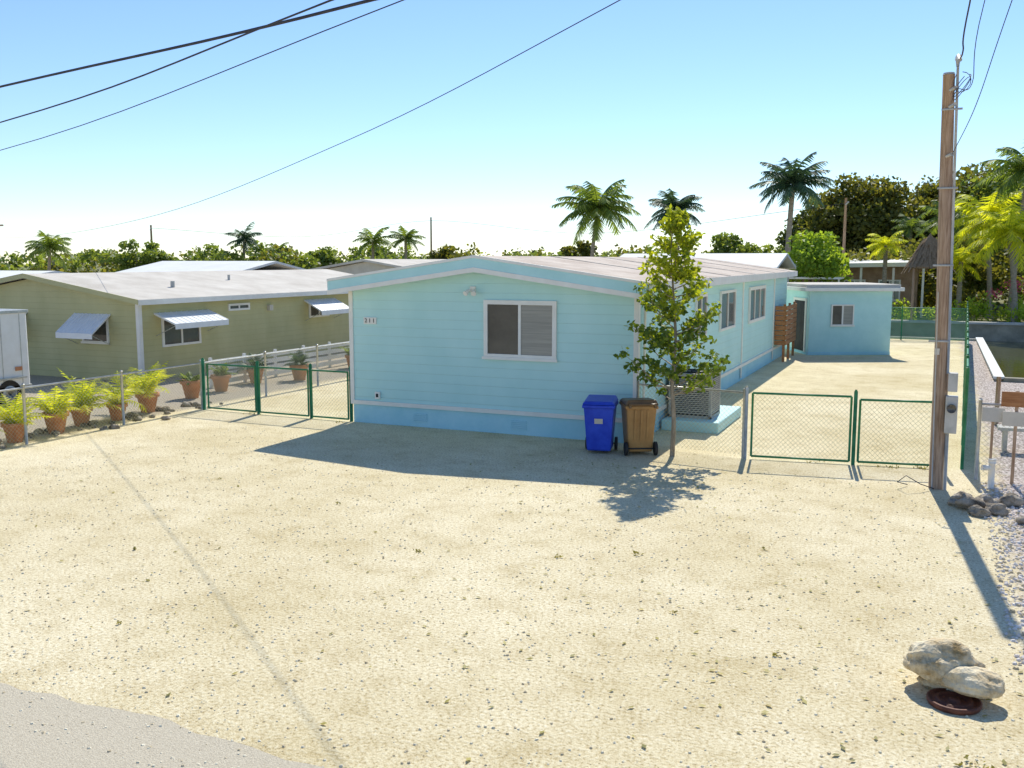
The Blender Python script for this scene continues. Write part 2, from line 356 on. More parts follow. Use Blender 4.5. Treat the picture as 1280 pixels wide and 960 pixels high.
to=bpy.data.objects.new('address_number',tx); COL.objects.link(to); tx.materials.append(M['black'])
to.location=(-11.665,Y0-.036,2.345); to.rotation_euler=(math.pi/2,0,0); to.parent=e; to.matrix_parent_inverse=Matrix.Translation(e.location).inverted()
a=Acc(); a.box(-9.14,-9.02,Y0-.05,Y0-.002,3.02,3.14)
for s in (-1,1): a.tube([(-9.08+s*.03,Y0-.05,3.08),(-9.08+s*.07,Y0-.1,3.05),(-9.08+s*.1,Y0-.2,2.99)],[.02,.035,.06],8)
a.mk('flood_light',M['white'],e)
box('outlet_box',-11.55,-11.43,Y0-.06,Y0-.002,.58,.74,M['white'],e)
box('outlet_cover',-11.52,-11.46,Y0-.066,Y0-.061,.62,.70,M['dark'],e)
a=Acc()
for x in (-10.6,-8.2):
    for k in range(5): a.box(x,x+.35,Y0-.005,Y0+.015,.12+k*.04,.14+k*.04)
a.mk('skirt_vents',M['skirt'],e)
tube('downspout',[(X1+.06,18.8,.1),(X1+.06,18.8,3.05)],.03,M['white'],e,8)
a=Acc()
for k in range(8): a.box(X1+.42,X1+.46,35.95,38.6,.62+k*.18,.62+k*.18+.155)
for k in range(8): a.box(X1+.045,X1+.415,35.93,35.96,.62+k*.18,.62+k*.18+.155)
for yy in (35.97,37.2,38.5): a.box(X1+.33,X1+.415,yy,yy+.09,0,2.1)
a.mk('deck_screen',M['deck'],e)
a=Acc(); a.tube([(-7.4,26,3.5),(-7.4,26,3.70)],.04); a.tube([(-7.9,33,3.5),(-7.9,33,3.76)],.05); a.mk('roof_vents',M['grey'],e)

e=empty('air_conditioner_pad',(-4.8,21.4,0)); box('slab',-5.4,-4.15,20.3,22.9,0,.24,M['aqua_plain'],e,.02)
e=empty('air_conditioner',(-4.95,21.2,.24))
ax0,ax1,ay0,ay1=-5.35,-4.4,20.7,21.65
box('core',ax0+.03,ax1-.03,ay0+.03,ay1-.03,.26,1.12,M['dark'],e)
a=Acc()
for (px,py) in ((ax0,ay0),(ax1-.06,ay0),(ax0,ay1-.06),(ax1-.06,ay1-.06)): a.box(px,px+.06,py,py+.06,.25,1.16)
a.box(ax0,ax1,ay0,ay1,1.16,1.22); a.box(ax0,ax1,ay0,ay1,.243,.3)
for k in range(18):
    z=.34+k*.044
    a.box(ax0+.06,ax1-.06,ay0+.005,ay0+.025,z,z+.024); a.box(ax1-.025,ax1-.005,ay0+.06,ay1-.06,z,z+.024); a.box(ax0+.06,ax1-.06,ay1-.025,ay1-.005,z,z+.024)
a.mk('cabinet',M['acm'],e)
a=Acc(); cx,cy=(ax0+ax1)/2,(ay0+ay1)/2
for r in (.1,.18,.26,.34,.42):
    a.tube([(cx+r*math.cos(t*.2618),cy+r*math.sin(t*.2618),1.235) for t in range(25)],.008,5)
a.mk('fan_grille',M['black'],e)
tube('refrigerant_line',[(-5.36,21.5,.5),(-5.42,21.7,.6),(-5.43,21.8,1.4)],.02,M['black'],e,6)

# ---------------------------------------------------------------- wheelie bins
def bin_(name,loc,rot,body,lid,back=False):
    e=empty(name,(0,0,0))
    hexa('body',[(-.23,-.25,.06),(.23,-.25,.06),(.23,.22,.06),(-.23,.22,.06),(-.29,-.36,.94),(.29,-.36,.94),(.29,.30,.94),(-.29,.30,.94)],body,e,.03)
    box('rim',-.315,.315,-.385,.33,.90,.965,body,e,.02)
    hexa('lid',[(-.32,-.40,.97),(.32,-.40,.97),(.32,.34,.97),(-.32,.34,.97),(-.27,-.33,1.03),(.27,-.33,1.03),(.27,.30,1.08),(-.27,.30,1.08)],lid,e,.025)
    a=Acc(); a.tube([(-.25,.40,1.0),(.25,.40,1.0)],.02)
    for s in (-.24,.24): a.box(s-.02,s+.02,.3,.41,.93,1.02)
    a.mk('handle',lid,e)
    a=Acc(); a.tube([(-.28,.24,.13),(.28,.24,.13)],.015)
    for s in (-1,1): a.tube([(s*.26,.24,.13),(s*.31,.24,.13)],.13,18)
    a.mk('wheels',M['black'],e)
    a=Acc()
    for s in (-.12,0,.12):
        a.add([(s-.02,.215,.3),(s+.02,.215,.3),(s+.02,.30,.88),(s-.02,.30,.88),(s-.02,.255,.3),(s+.02,.255,.3),(s+.02,.325,.88),(s-.02,.325,.88)],BF)
    a.mk('ribs',body,e)
    if not back:
        a=Acc(); a.add([(-.08,-.322,.60),(.08,-.322,.60),(.08,-.338,.70),(-.08,-.338,.70)],[(0,1,2,3)])
        a.mk('printed_label',M['cream'],e)
    e.location=loc; e.rotation_euler=(0,0,rot); return e
bin_('blue_recycling_bin',(-5.86,17.5,0),math.radians(12),M['blue'],M['blue'])
bin_('brown_trash_bin',(-5.15,17.68,0),math.radians(208),M['brown'],M['brownlid'],True)

# ---------------------------------------------------------------- chain-link fences
def fence(name,p0,p1,h=1.2,post=2.4,pm='steel',gate=False,posts=True,cell=.062,wm='link',wr=.0026,mid=False):
    e=empty(name,((p0[0]+p1[0])/2,(p0[1]+p1[1])/2,0))
    P0=Vector((*p0,0)); d=Vector((*p1,0))-P0; Ln=d.length; d.normalize(); nn=Vector((-d.y,d.x,0))
    a=Acc(); zb=.06
    for sg in (1,-1):
        s=-h
        while s<Ln+h:
            if sg==1: s0,z0,s1,z1=s,zb,s+(h-zb),h
            else: s0,z0,s1,z1=s+(h-zb),zb,s,h
            lo,hi=min(s0,s1),max(s0,s1)
            if hi>0 and lo<Ln:
                def zat(q): return z0+(z1-z0)*(q-s0)/(s1-s0)
                q0=max(0,lo); q1=min(Ln,hi)
                A=P0+d*q0+Vector((0,0,zat(q0))); B=P0+d*q1+Vector((0,0,zat(q1)))
                if (B-A).length>.02: a.tube([A+nn*wr*sg,B+nn*wr*sg],wr,3,0,False)
            s+=cell*1.414
    a.mk('chain_link_mesh',M[wm],e)
    b=Acc(); r=.021 if gate else .02
    T=Vector((0,0,1))
    b.tube([P0+T*h,P0+d*Ln+T*h],r,8)
    if gate or mid: b.tube([P0+T*zb,P0+d*Ln+T*zb],r,8)
    if gate:
        b.tube([P0+T*zb,P0+T*h],r,8); b.tube([P0+d*Ln+T*zb,P0+d*Ln+T*h],r,8)
    if posts:
        k=max(1,round(Ln/post))
        for i in range(k+1):
            q=P0+d*(Ln*i/k); b.tube([q-T*.1,q+T*(h+.07)],.03,8); b.tube([q+T*(h+.07),q+T*(h+.1)],[.036,.012],8)
    b.mk('frame',M[pm],e,True); return e
fence('chain_link_fence',(-5.36,18.32),(-3.2,17.98),1.25,2.2)
fence('chain_link_gate',(-3.05,17.97),(-1.33,18.2),1.25,gate=True,posts=False,pm='green')
fence('chain_link_gate',(-1.18,18.22),(.12,18.45),1.2,gate=True,posts=False,pm='green')
for n_,x,y,m in (('gate_post',-3.16,17.95,'steel'),('gate_post',-1.26,18.21,'green'),('gate_post',.2,18.47,'green')):
    o=tube(n_,[(x,y,-.1),(x,y,1.34),(x,y,1.38)],[.034,.034,.015],M[m])
fence('chain_link_gate',(-16.45,18.55),(-14.95,18.5),1.15,gate=True,posts=False,pm='green')
fence('chain_link_gate',(-14.83,18.5),(-13.4,18.48),1.15,gate=True,posts=False,pm='green')
fence('chain_link_gate',(-13.3,18.48),(-12.28,18.46),1.15,gate=True,posts=False,pm='green')
for x in (-16.56,-14.89,-13.35,-12.24):
    tube('gate_post',[(x,18.52,-.1),(x,18.52,1.27),(x,18.52,1.3)],[.04,.04,.015],M['green'])
fence('boundary_chain_link_fence',(-16.75,5.9),(-16.7,18.6),1.15,2.5)
fence('boundary_chain_link_fence',(-16.7,18.7),(-16.7,38),1.15,2.5)
fence('roadside_chain_link_fence',(.75,17.8),(5.5,17.9),1.3,1.6)
fence('green_canal_fence',(.55,18.6),(1.25,48.2),1.75,2.4,pm='green',wm='linkg',mid=True,wr=.007,cell=.055)
fence('green_canal_fence',(-4.2,48.3),(1.25,48.3),1.5,2.2,pm='green',wm='linkg',mid=True,wr=.006)

# ---------------------------------------------------------------- utility pole, meter, wires
e=empty('utility_pole',(.14,16.85,0))
tube('pole',[(.14,16.85,-.3),(.10,16.85,2.5),(.02,16.83,5),(-.02,16.82,6.55)],[.122,.112,.10,.088],M['wood'],e,14)
tube('pole_cap',[(-.02,16.82,6.55),(-.02,16.82,6.58)],[.092,.08],M['grey'],e,14)
a=Acc()
a.tube([(.26,16.78,0),(.25,16.78,1.0),(.25,16.78,1.0)],.028); a.tube([(.21,16.76,1.9),(.10,16.76,6.65)],.02)
a.tube([(.10,16.76,6.65),(.09,16.74,6.76),(.10,16.66,6.78),(.12,16.6,6.72)],[.024,.04,.045,.035])
a.tube([(.07,16.70,0),(.0,16.71,3.2)],.01)
for z in (2.4,3.6,4.8,6.0): a.box(-.1,.2,16.715,16.73,z,z+.03)
a.mk('conduit',M['grey'],e,True)
box('meter_box',.2,.38,16.63,16.79,.95,1.55,M['grey'],e,.01)
box('disconnect_box',.22,.36,16.65,16.79,1.62,1.92,M['grey'],e,.01)
a=Acc(); a.tube([(.29,16.63,1.36),(.29,16.56,1.36)],.07,14); a.mk('meter_dial',M['glass'],e,True)
box('yellow_tag',.0,.07,16.70,16.71,2.2,2.3,M['cream'],e)
a=Acc()
for k,z in enumerate((6.3,6.05,5.3)): a.tube([(.0,16.76,z),(.09,16.6,z+.02)],[.02,.03],8)
a.mk('insulators',M['cream'],e,True)
def cat(pts,nsub=8):
    P=[Vector(p) for p in pts]; P=[P[0]*2-P[1]]+P+[P[-1]*2-P[-2]]; out=[]
    for i in range(1,len(P)-2):
        for k in range(nsub):
            t=k/nsub; a_,b_,c_,d_=P[i-1],P[i],P[i+1],P[i+2]
            out.append(.5*((2*b_)+(c_-a_)*t+(2*a_-5*b_+4*c_-d_)*t*t+(3*b_-a_-3*c_+d_)*t**3))
    out.append(P[-2]); return out
def wire(name,pts,r):
    a=Acc(); a.tube(cat(pts),r,6); o=a.mk(name,M['cable'],None,True); return o
wire('overhead_wire',[(-66,51.7,5.7),(-62,49.1,5.35),(-42,36.2,4.95),(-22.8,23.8,5.14),(-10.6,15.95,5.94),(-3.67,11.5,6.79),(5,5.9,8.1),(25.5,-7.3,10.5)],.0065)
wire('overhead_cable',[(-66,27.6,8.3),(-40,20.4,7.42),(-17.5,14.1,7.17),(-6.9,11.15,7.05),(8,7,7.3),(25.5,-7.0,9.4)],.022)
wire('overhead_cable',[(-66,27.9,6.9),(-40,20.5,6.05),(-17.6,14.1,6.47),(-7.44,10.9,7.02),(8,6,8.2),(25.5,-7.1,9.8)],.013)
wire('overhead_wire',[(-66,27.9,6.4),(-40,21,5.55),(-19.4,15.5,6.14),(-6.5,11.3,7.05),(8,6.6,8.3),(25.5,-7.2,10.1)],.008)
wire('service_drop',[(.12,16.62,6.75),(.15,15.9,6.72),(.18,14.3,7.0),(.6,4,8),(2.5,-9,9.6)],.011)
wire('service_drop',[(.09,16.6,6.3),(.3,16.2,6.3),(.35,14.4,7.0),(.9,4,8.1),(2.5,-9,9.3)],.006)
wire('service_drop',[(.09,16.6,5.32),(.35,15.2,5.85),(.63,13.4,6.79),(1.3,4,8.6),(2.5,-9,9.9)],.006)
a=Acc()
for k in range(3): a.tube([(.17+.12*math.sin(t*.5+k),16.6+.1*math.cos(t*.7+k),6.4+.16*math.cos(t*.5)-k*.05) for t in range(12)],.006,5)
a.tube([(.1,16.7,.02),(-.1,16.5,.12),(-.32,16.45,.25),(-.45,16.6,.1),(-.3,16.8,.03)],.008,5)
a.mk('looped_service_wires',M['cable'],e,True)
for (x,y,h,r) in ((25.5,-7.1,11,.14),(2.5,-9.1,10.2,.14),(-66,28,9,.14),(-66,51.8,7,.14)):
    e=empty('utility_pole',(x,y,0)); tube('pole',[(x,y,-.2),(x,y,h)],[r,r*.7],M['wood'],e)
    box('crossarm',x-.9,x+.9,y-.06,y+.06,h-.75,h-.63,M['wood'],e)
for (x,y,h) in ((-73,75,7.2),(-54,99,8.6),(-6.5,75,8.2)):
    e=empty('utility_pole',(x,y,0)); tube('pole',[(x,y,-.2),(x,y,h)],[.14,.09],M['wood'],e)
    a=Acc(); a.tube([(x,y-.1,h-.5),(x+.2,y-.2,h-.3)],.06); a.mk('insulator',M['grey'],e)
wire('overhead_wire',[(-73,75,6.9),(-63,87,6.2),(-54,99,8.2),(-30,87,6.2),(-6.5,75,7.8)],.018)

# ---------------------------------------------------------------- young tree
def young_tree():
    bx,by=-4.47,17.64; e=empty('young_tree',(bx,by,0)); t=Acc(); a=Acc()
    tr=[(bx,by,-.05),(bx+.02,by,.7),(bx-.03,by,1.4),(bx+.02,by,2.2),(bx-.05,by+.03,3.1),(bx-.1,by,3.9),(bx-.06,by,4.45)]
    t.tube(cat(tr,4),[.05-.042*i/24 for i in range(25)],8)
    prof=[(1.3,.7),(1.75,1.0),(2.3,.92),(2.9,.78),(3.5,.62),(4.0,.44),(4.65,.14)]
    def pr(z):
        for (a0,b0),(a1,b1) in zip(prof,prof[1:]):
            if z<=a1: return b0+(b1-b0)*(z-a0)/(a1-a0)
        return .1
    for k in range(72):
        f=k/71; z1=1.5+3.05*f+U(-.12,.12); az=k*2.4+U(-.3,.3); r=pr(z1)*U(.45,1.12)
        z0=max(1.05,z1-r*U(.35,.8)); s=Vector((bx,by,z0)); en=Vector((bx-.04*f+math.cos(az)*r,by+math.sin(az)*r,z1))
        m=s.lerp(en,.5)+Vector((0,0,-.07)); t.tube([s,m,en],[.014,.010,.004],5)
        cl=[(tuple(en),(.16,.16,.13)),(tuple(s.lerp(en,.7)),(.16,.16,.12)),(tuple(s.lerp(en,.4)),(.11,.11,.1))]
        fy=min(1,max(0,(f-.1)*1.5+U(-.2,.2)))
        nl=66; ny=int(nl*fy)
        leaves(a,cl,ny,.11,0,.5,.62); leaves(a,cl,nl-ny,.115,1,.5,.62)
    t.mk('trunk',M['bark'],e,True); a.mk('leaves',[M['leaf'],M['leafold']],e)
young_tree()

# ---------------------------------------------------------------- shed (small outbuilding)
e=empty('garden_shed',(0,0,0))
W,Dp,H=3.25,3.3,2.5
V=[(0,0,0),(W,0,0),(W,Dp,0),(0,Dp,0),(0,0,H),(W,0,H),(W,Dp,H),(0,Dp,H)]
mk('walls',V,BF,M['aqua_plain'],e)
box('roof_slab',-.3,W+.35,-.3,Dp+.3,H+.001,H+.14,M['white'],e,.01); box('roof_top',-.2,W+.25,-.2,Dp+.2,H+.141,H+.26,M['roof2'],e,.02)
win_front('window',e,.85,1.75,1.15,1.98,0,.05,1,'blind')
a=Acc(); a.box(-.05,-.002,.30,.42,.1,2.2); a.box(-.05,-.002,1.65,1.80,.1,2.2); a.box(-.05,-.002,.421,1.649,2.10,2.2)
a.mk('door_frame',M['white'],e)
box('door_leaf',-.048,-.003,.421,1.649,.12,2.099,M['dark'],e)
box('base_trim',-.01,W+.01,-.015,Dp,-.02,.12,M['skirt'],e)
e.location=(-4.55,39.0,0); e.rotation_euler=(0,0,math.radians(26))

# ---------------------------------------------------------------- neighbouring house
e=empty('neighbor_house',(-26.5,30,0))
nx0,nx1,ny0,ny1=-31,-22.06,22,38
V=[(nx0,ny0,0),(nx1,ny0,0),(nx1,ny0,2.42),(-26.5,ny0,3.12),(nx0,ny0,2.42),(nx0,ny1,0),(nx1,ny1,0),(nx1,ny1,2.42),(-26.5,ny1,3.12),(nx0,ny1,2.42)]
mk('walls',V,[(0,1,2,3,4),(6,5,9,8,7),(1,6,7,2),(5,0,4,9)],M['olive'],e)
roofslab('roof',nx0-.3,-26.5,nx1+.3,ny0-.3,ny1+.3,2.52,3.27,.1,M['roof2'],e)
a=Acc()
for y in (ny0-.33,): 
    V=[(nx0-.3,y,2.53),(-26.5,y,3.28),(nx1+.3,y,2.53),(nx1+.3,y,2.38),(-26.5,y,3.13),(nx0-.3,y,2.38)]
    V+=[(v[0],y+.028,v[2]) for v in V]
    a.add(V,[(0,1,4,5),(1,2,3,4),(6,11,10,7),(7,10,9,8),(0,6,7,1),(1,7,8,2),(5,4,10,11),(4,3,9,10),(2,8,9,3)])
a.mk('gable_fascia',M['olive'],e)
box('side_fascia',nx1+.28,nx1+.33,ny0-.3,ny1+.3,2.36,2.51,M['white'],e)
box('corner_trim',nx1-.1,nx1+.03,ny0-.03,ny0+.1,0,2.4,M['white'],e)
win_front('gable_window',e,-24.4,-23.3,1.15,1.95,ny0,.06,0)
win_front('gable_window_far',e,-27.9,-26.9,1.15,1.95,ny0,.06,0)
win_side('side_window_a',e,22.9,24.6,1.0,1.9,nx1)
win_side('side_window_b',e,30.6,31.9,1.5,2.05,nx1)
win_side('side_window_c',e,26.0,27.1,1.98,2.22,nx1)
def awn_front(nm,x0,x1,zt,zb,out,y):
    hexa(nm,[(x0,y-out,zb),(x1,y-out,zb),(x1,y-.01,zt-.05),(x0,y-.01,zt-.05),(x0,y-out,zb+.05),(x1,y-out,zb+.05),(x1,y-.01,zt),(x0,y-.01,zt)],M['awning'],e)
    a=Acc(); n=9
    for k in range(n+1):
        x=x0+(x1-x0)*k/n; a.add([(x-.012,y-out,zb+.051),(x+.012,y-out,zb+.051),(x+.012,y-.01,zt+.001),(x-.012,y-.01,zt+.001),(x-.012,y-out,zb+.06),(x+.012,y-out,zb+.06),(x+.012,y-.01,zt+.012),(x-.012,y-.01,zt+.012)],BF)
    a.box(x0,x1,y-out-.02,y-out-.001,zb-.12,zb+.05); a.mk(nm+'_ribs',M['awning'],e)
    a=Acc()
    for x in (x0+.05,x1-.05): a.tube([(x,y-out,zb),(x,y-.02,zb-.35)],.012,6)
    a.mk(nm+'_arms',M['steel'],e)
def awn_side(nm,y0,y1,zt,zb,out,x):
    hexa(nm,[(x+.01,y0,zt-.05),(x+out,y0,zb),(x+out,y1,zb),(x+.01,y1,zt-.05),(x+.01,y0,zt),(x+out,y0,zb+.05),(x+out,y1,zb+.05),(x+.01,y1,zt)],M['awning'],e)
    a=Acc(); n=10
    for k in range(n+1):
        y=y0+(y1-y0)*k/n; a.add([(x+.01,y-.012,zt),(x+out,y-.012,zb+.051),(x+out,y+.012,zb+.051),(x+.01,y+.012,zt),(x+.01,y-.012,zt+.012),(x+out,y-.012,zb+.06),(x+out,y+.012,zb+.06),(x+.01,y+.012,zt+.012)],BF)
    a.box(x+out+.001,x+out+.02,y0,y1,zb-.12,zb+.05); a.mk(nm+'_ribs',M['awning'],e)
    a=Acc()
    for y in (y0+.05,y1-.05): a.tube([(x+out,y,zb),(x+.02,y,zb-.35)],.012,6)
    a.mk(nm+'_arms',M['steel'],e)
awn_front('gable_awning',-24.7,-23.2,2.05,1.45,.75,ny0); awn_front('gable_awning_far',-28.3,-26.8,2.05,1.45,.75,ny0)
awn_side('side_awning_a',22.6,25.0,2.08,1.72,.85,nx1); awn_side('side_awning_b',30.3,32.3,2.2,1.75,.8,nx1)
box('side_light',nx1+.002,nx1+.12,28.1,28.3,1.9,2.1,M['cream'],e)
a=Acc(); a.tube([(-23.5,25,2.7),(-23.5,25,3.0)],.07); a.tube([(-24.5,29,2.9),(-24.5,29,3.15)],.05); a.mk('roof_vents',M['grey'],e)
e=empty('white_slat_fence',(-19.2,27,0)); a=Acc()
for k in range(4): a.box(-19.22,-19.18,21.8,34,.08+k*.2,.08+k*.2+.13)
for k in range(9): a.box(-19.28,-19.221,21.8+k*1.5,21.9+k*1.5,0,.88)
a.mk('slats',M['white'],e)

e=empty('enclosed_cargo_trailer',(-22.6,15.4,0))
box('body',-23.8,-21.4,12.4,17.55,.45,2.42,M['white'],e,.05); box('roof_edge',-23.83,-21.37,12.37,17.58,2.36,2.44,M['steel'],e,.01)
box('lower_trim',-23.82,-21.38,12.38,17.57,.42,.52,M['steel'],e,.01)
a=Acc()
for k in range(9): a.box(-21.398,-21.392,12.9+k*.55,12.92+k*.55,.53,2.35)
a.mk('panel_seams',M['steel'],e)
box('reflector',-21.385,-21.37,17.1,17.3,.9,1.0,M['terra'],e)
for k,y in enumerate((14.9,16.9)):
    tube('tire_%d'%k,[(-21.62,y,.34),(-21.38,y,.34)],.34,M['black'],e,24); tube('hub_%d'%k,[(-21.379,y,.34),(-21.35,y,.34)],[.2,.14],M['steel'],e,16)
box('fender',-21.7,-21.33,14.4,17.4,.7,.74,M['steel'],e); box('frame',-23.5,-21.7,12.6,17.4,.34,.44,M['black'],e)

# ---------------------------------------------------------------- potted plants
def lathe(acc,cx,cy,prof,n=20,i=0):
    V=[];F=[]
    for r,z in prof:
        for j in range(n): V.append((cx+r*math.cos(2*math.pi*j/n),cy+r*math.sin(2*math.pi*j/n),z))
    for k in range(len(prof)-1):
        for j in range(n): F.append((k*n+j,k*n+(j+1)%n,(k+1)*n+(j+1)%n,(k+1)*n+j))
    F.append(tuple((len(prof)-1)*n+j for j in range(n))); acc.add(V,F,i)
def potted(x,y,s,hgt,mat='palmy',nf=20):
    e=empty('potted_palm',(x,y,0)); a=Acc()
    lathe(a,x,y,[(.14*s,0),(.21*s,.32*s),(.25*s,.33*s),(.25*s,.41*s),(.21*s,.41*s),(.2*s,.36*s)]); a.mk('pot',M['terra'],e,True)
    f=Acc()
    for k in range(nf):
        az=k*2.4+U(-.3,.3); el=math.radians(U(25,88)); frond(f,(x+U(-.06,.06),y+U(-.06,.06),.36*s),az,el,hgt*U(.7,1.2),math.radians(U(40,100)),hgt*.3,14,.04,0,.35)
    f.mk('fronds',M[mat],e)
for p in ((-17.6,17.7,1.15,1.05),(-17.35,16.5,.95,.85),(-17.5,15.6,1.0,.95),(-17.25,14.7,1.1,.85),(-17.15,13.6,1.0,.8),(-17.3,12.4,1.0,.8)): potted(*p)
for p in ((-18.3,20.0,1.2,.4,'palm'),(-18.5,21.4,1.15,.45,'palm'),(-18.8,23.3,1.1,.7,'palmdark'),(-18.0,24.4,1.2,.6,'palmdark'),(-18.4,28,1.1,.6,'palm')): potted(*p)

# ---------------------------------------------------------------- rocks
def rock(name,loc,rad,mat,sub=3,seed=0,rough=.35,parent=None):
    bm=bmesh.new(); bmesh.ops.create_icosphere(bm,subdivisions=sub,radius=1)
    for v in bm.verts:
        p=v.co.copy(); n=noise.noise(p*1.3+Vector((seed,seed*2,0)))*rough*1.4+noise.noise(p*3.1+Vector((seed*3,0,seed)))*rough*.6+abs(noise.noise(p*7+Vector((0,seed,seed))))*-rough*.3
        q=p*(1+n); q.z=max(q.z,-.55)
        v.co=Vector((q.x*rad[0],q.y*rad[1],q.z*rad[2]))+Vector(loc)
    me=bpy.data.meshes.new(name); bm.to_mesh(me); bm.free(); me.materials.append(mat)
    me.polygons.foreach_set('use_smooth',[True]*len(me.polygons))
    o=bpy.data.objects.new(name,me); COL.objects.link(o)
    if parent: o.parent=parent; o.matrix_parent_inverse=Matrix.Translation(parent.location).inverted()
    return o
e=empty('limestone_boulder',(.33,8.75,0))
rock('upper_lobe',(.20,8.82,.22),(.31,.24,.19),M['rock'],5,3.3,.17,e)
rock('lower_lobe',(.44,8.64,.16),(.25,.19,.13),M['rock'],5,9.1,.16,e)
rock('base_lobe',(.30,8.85,.1),(.28,.2,.12),M['rock'],4,5.7,.3,e)
e=empty('rusty_round_lid',(.31,8.42,0)); a=Acc()
lathe(a,.30,8.50,[(.205,0),(.215,.02),(.215,.045),(.195,.05),(.185,.035),(.15,.035),(.145,.048),(.12,.048),(.115,.035),(.05,.035),(.045,.05)],36); a.mk('lid',M['rust'],e,True)
for k,(x,y,s) in enumerate(((.62,15.6,.2),(.85,15.9,.17),(.5,16.1,.14),(.95,15.45,.16),(.72,15.25,.15),(.4,15.75,.1),(1.15,16.1,.18),(1.3,15.0,.12))):
    rock('limestone_rock',(x,y,s*.35),(s,s*.8,s*.6),M['rockd'],3,k*1.7+2,.4)
bm=bmesh.new()
for k in range(95):
    y=U(7,19.5); x=-17.0+random.gauss(0,.3)-.1; s=U(.04,.13)
    r=bmesh.ops.create_icosphere(bm,subdivisions=2,radius=1); sd=U(0,50)
    for v in r['verts']:
        p=v.co.copy(); q=p*(1+.5*noise.noise(p*1.6+Vector((sd,0,0)))); v.co=Vector((q.x*s+x,q.y*s*.8+y,q.z*s*.6+s*.3))
me=bpy.data.meshes.new('rock_border'); bm.to_mesh(me); bm.free(); me.materials.append(M['rockd']); me.polygons.foreach_set('use_smooth',[True]*len(me.polygons))
COL.objects.link(bpy.data.objects.new('rock_border',me))
def stones(name,n,fx,fy,s0,s1,mats):
    a=Acc()
    for k in range(n):
        x,y=fx(),fy(); s=s0+(s1-s0)*R()**2.5; rot=U(0,6.3); V=[]
        for j in range(5):
            t=rot+j*1.257; rr=s*U(.7,1.1); V.append((x+rr*math.cos(t),y+rr*math.sin(t),0.001))
        for j in range(5):
            t=rot+j*1.257; rr=s*U(.35,.7); V.append((x+rr*math.cos(t),y+rr*math.sin(t),s*U(.4,.8)))
        a.add(V,[(j,(j+1)%5,5+(j+1)%5,5+j) for j in range(5)]+[(5,6,7,8,9)],k%len(mats))
    return a.mk(name,mats)
M['peb']=noisy('pebble_tan',(.46,.37,.23),(.72,.61,.42),3,.9,0)
M['peb2']=noisy('pebble_pale',(.74,.65,.47),(.88,.82,.64),3,.9,0)
M['pebw']=noisy('pebble_white',(.60,.54,.50),(.84,.79,.74),3,.9,0)
stones('loose_gravel',14000,lambda:U(-15,3),lambda:5.0+12*R()**1.6,.004,.02,[M['peb'],M['peb2'],M['peb2']])
stones('white_coral_gravel',4200,lambda:.8+abs(random.gauss(0,1.2)),lambda:U(9.5,17.6),.012,.04,[M['pebw'],M['peb'],M['pebw']])
a=Acc()
for k in range(820):
    if k<450: x,y=U(-14,4),U(5.8,17)
    elif k<600: x,y=-4.2+random.gauss(0,1.3),15.5+random.gauss(0,1.3)
    else: x,y=random.gauss(-1,2.5),random.gauss(9,1.8)
    if y<5.7 or y>18.3: continue
    az=U(0,6.3); s=U(.014,.042); d=Vector((math.cos(az),math.sin(az),U(-.15,.25))); sd=Vector((-math.sin(az),math.cos(az),U(-.3,.3)))
    p=Vector((x,y,.014)); a.add([p-d*s,p+sd*s*.5,p+d*s,p-sd*s*.5],[(0,1,2,3)])
a.mk('leaf_litter',M['litter'])
a=Acc(); 
for (cx,cy,r,n) in ((-5.7,13.2,.06,8),(-9.3,9.0,.07,9),(-3.3,11.4,.1,14),(.45,7.45,.16,22),(-7.5,7.0,.05,6),(-4.2,10.9,.07,9),(-11.0,12.6,.08,8),(-1.9,12.3,.05,6),(-.6,18.2,.25,30),(-2,18.2,.3,26),(-.1,18.35,.2,30),(-12.4,18.3,.15,14),(-15,18.45,.3,20),(-1.2,8.9,.05,7),(-5.9,10.4,.08,12),(-8.2,12.0,.06,8),(-2.4,9.6,.07,8)):
    leaves(a,[((cx,cy,.02),(r,r*.7,.02))],n,.045,0)
a.mk('ground_weeds',M['litter'])

e=empty('notice_board',(1.0,17.6,0)); box('panel',.78,1.12,17.70,17.73,1.02,1.26,M['conc'],e,.005); box('post_a',.93,.97,17.735,17.77,0,1.26,M['wood'],e)
e=empty('wooden_sign',(1.4,17.6,0)); box('panel',1.05,1.5,17.62,17.65,1.3,1.55,M['deck'],e,.005); box('lower_panel',1.08,1.46,17.62,17.65,.98,1.22,M['cream'],e,.005); box('post',1.26,1.31,17.655,17.69,0,1.56,M['wood'],e)
e=empty('cleanout_pipe',(.95,17.2,0)); tube('pipe',[(.95,17.2,0),(.95,17.2,.42)],.05,M['white'],e); tube('cap',[(.95,17.2,.42),(.95,17.2,.48)],.062,M['white'],e); tube('elbow',[(.95,17.2,.34),(.8,17.15,.34)],.045,M['white'],e)
e=empty('outdoor_bench',(2.0,21,0)); a=Acc(); a.box(1.2,2.6,20.6,21.0,.42,.48); a.box(1.3,1.38,20.65,20.95,0,.42); a.box(2.4,2.48,20.65,20.95,0,.42); a.mk('bench',M['conc'],e)
tube('wooden_post',[(1.35,24,-.1),(1.35,24,1.1)],.05,M['wood'])

